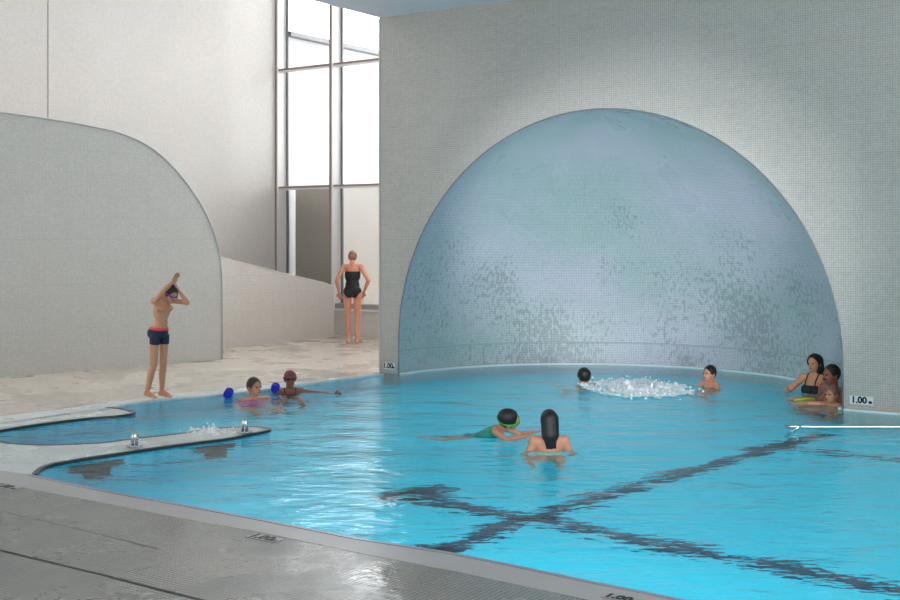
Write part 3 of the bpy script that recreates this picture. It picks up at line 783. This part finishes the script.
person('man with a dark moustache at the niche end, beside the tiled wall edge', V((4.41, 13.45, .13-1.43*1.0)), radians(-72), 1.0, S_RED, M['hair_dark'], REL, legs='squat', hs=1.05, wear=[('moustache', M['hair_dark'])])
person('small child at the niche edge, one arm held out over water', V((4.29, 13.06, .01-1.43*.68)), radians(-65), .68, S_PALE, M['hair_light'],
       {-1: ((-.28, -.30, 1.44), (-.22, -.60, 1.46)), 1: ((.17, -.20, 1.20), (.12, -.38, 1.24))}, hs=1.25, legs='stand', build=.86)

# blue foam floats by the far edge
def float_blue(x, y, label):
    t = empty('foam_dumbbell', G(x, y) + V((0, 0, .03)), radians(97))
    for sx in (-1, 1):
        bm = bmesh.new(); bmesh.ops.create_cone(bm, segments=8, radius1=.058, radius2=.058, depth=.075, cap_ends=True)
        bmesh.ops.bevel(bm, geom=bm.edges[:], offset=.012, segments=2, affect='EDGES')
        bmesh.ops.transform(bm, matrix=Matrix.Translation((sx*.10, 0, .015)) @ Matrix.Rotation(pi/2, 4, 'Y'), verts=bm.verts)
        finish('float_disc', bm, simple('blue_foam', '1616b4', .7), t)
    bm = bmesh.new(); tube(bm, [V((-.1, 0, .015)), V((.1, 0, .015))], .014, 10); finish('handle', bm, M['sign2'], t, True)
    tag(t, label, 'float')
float_blue(228.5, 397, 'blue foam dumbbell float in the water left of the man with brown hair')
float_blue(275.5, 391.5, 'blue foam dumbbell float between the man and the swimmer in the cap')
bm = bmesh.new(); tube(bm, crom([V((-.15, .0, .0)), V((-.07, -.03, .025)), V((.03, -.01, .03)), V((.14, .04, .01))], 5), .028, 12)
o = finish('pool_noodle', bm, simple('lime_foam', 'b4bd20', .7), None, True); o.location = G(805, 400.5); o.scale = (.8, .8, .6)
tag(o, 'short yellow-green foam noodle floating before the people at the niche end', 'float')

# ------------------------------------------------------------------ light
def area(name, loc, tgt, sx, sy, power, col=(1, 1, 1)):
    L = bpy.data.lights.new(name, 'AREA'); L.shape = 'RECTANGLE'; L.size = sx; L.size_y = sy; L.energy = power; L.color = col
    o = bpy.data.objects.new(name, L); COL.objects.link(o); o.location = loc
    o.rotation_euler = (V(tgt)-V(loc)).to_track_quat('-Z', 'Y').to_euler(); return o
# daylight: roof light of the tall hall, glazing to the right of the photographer
area('roof_light', (-3.4, 17.5, 7.85), (-3.2, 18.0, 0), 3.0, 7, 40, (1, .98, .95))
area('window_daylight', W(.2, off-.4, 3.2), W(.2, 6, 1.5), 2.6, 4.5, 30, (1, .98, .96))
area('side_glazing', W(13.8, -6, 2.4), W(6, -1, .8), 8, 3.0, 480, (1, .98, .95))
area('rear_fill', W(2, -15.8, 2.6), W(3, -4, 0), 12, 3.6, 150, (1, .99, .97))  # area light added behind the camera to lift the room
area('hall_roof_light', W(-4.5, -7, 7.8), W(-4.2, -4, 0), 4, 10, 320, (1, .99, .97))
# area light added under the surface as transmitted daylight, and the lamps in the pool wall
area('pool_daylight_fill', W(4, -3.3, -.04), W(4, -3.3, -1), 18, 14, 420, (.85, 1, .99))
area('pool_lamp', near[5]+V((.35, .42, -.35)), near[5]+V((3, 5.5, -.8)), 4.5, .35, 12, (.8, .97, 1))
area('pool_lamp', near[8]+V((1.1, .2, -.35)), near[8]+V((4.5, 5.5, -.8)), 4.5, .35, 12, (.8, .97, 1))
L = bpy.data.lights.new('niche_bounce_spot', 'SPOT'); L.energy = 1300; L.color = (.9, .95, 1); L.spot_size = radians(29); L.spot_blend = .5; L.shadow_soft_size = .25  # spot added off-frame, stands in for light bounced up off the water
o = bpy.data.objects.new('niche_bounce_spot', L); COL.objects.link(o); o.location = W(8.5, -6.0, .4)
o.rotation_euler = (W(AC-.4, 1.6, 2.1)-o.location).to_track_quat('-Z', 'Y').to_euler()
# pale blue spot added behind the camera to brighten and tint the niche
L = bpy.data.lights.new('niche_fill_spot', 'SPOT'); L.energy = 3000; L.color = (.88, .94, 1); L.spot_size = radians(21); L.spot_blend = .3; L.shadow_soft_size = .3
o = bpy.data.objects.new('niche_fill_spot', L); COL.objects.link(o); o.location = W(9.5, -14, 2.3)
o.rotation_euler = (W(AC+.3, .8, 1.55)-o.location).to_track_quat('-Z', 'Y').to_euler()
w = bpy.data.worlds.new('World'); SC.world = w; w.use_nodes = True
nt = w.node_tree; bg = nt.nodes['Background']; bg.inputs[0].default_value = (.96, .98, 1, 1); bg.inputs[1].default_value = 9.0

# ------------------------------------------------------------------ camera
cam = bpy.data.cameras.new('camera'); co = bpy.data.objects.new('camera', cam); COL.objects.link(co)
co.location = (0, 0, H); co.rotation_euler = (pi/2, 0, 0)
cam.sensor_width = 36; cam.lens = 36*F/900; cam.shift_y = -(300-HZ)/900; cam.clip_end = 200
SC.camera = co
SC.view_settings.view_transform = 'Standard'; SC.view_settings.look = 'None'; SC.view_settings.gamma = 1
SC.view_settings.exposure = 0
SC.cycles.max_bounces = 10; SC.cycles.diffuse_bounces = 5; SC.cycles.sample_clamp_indirect = 4
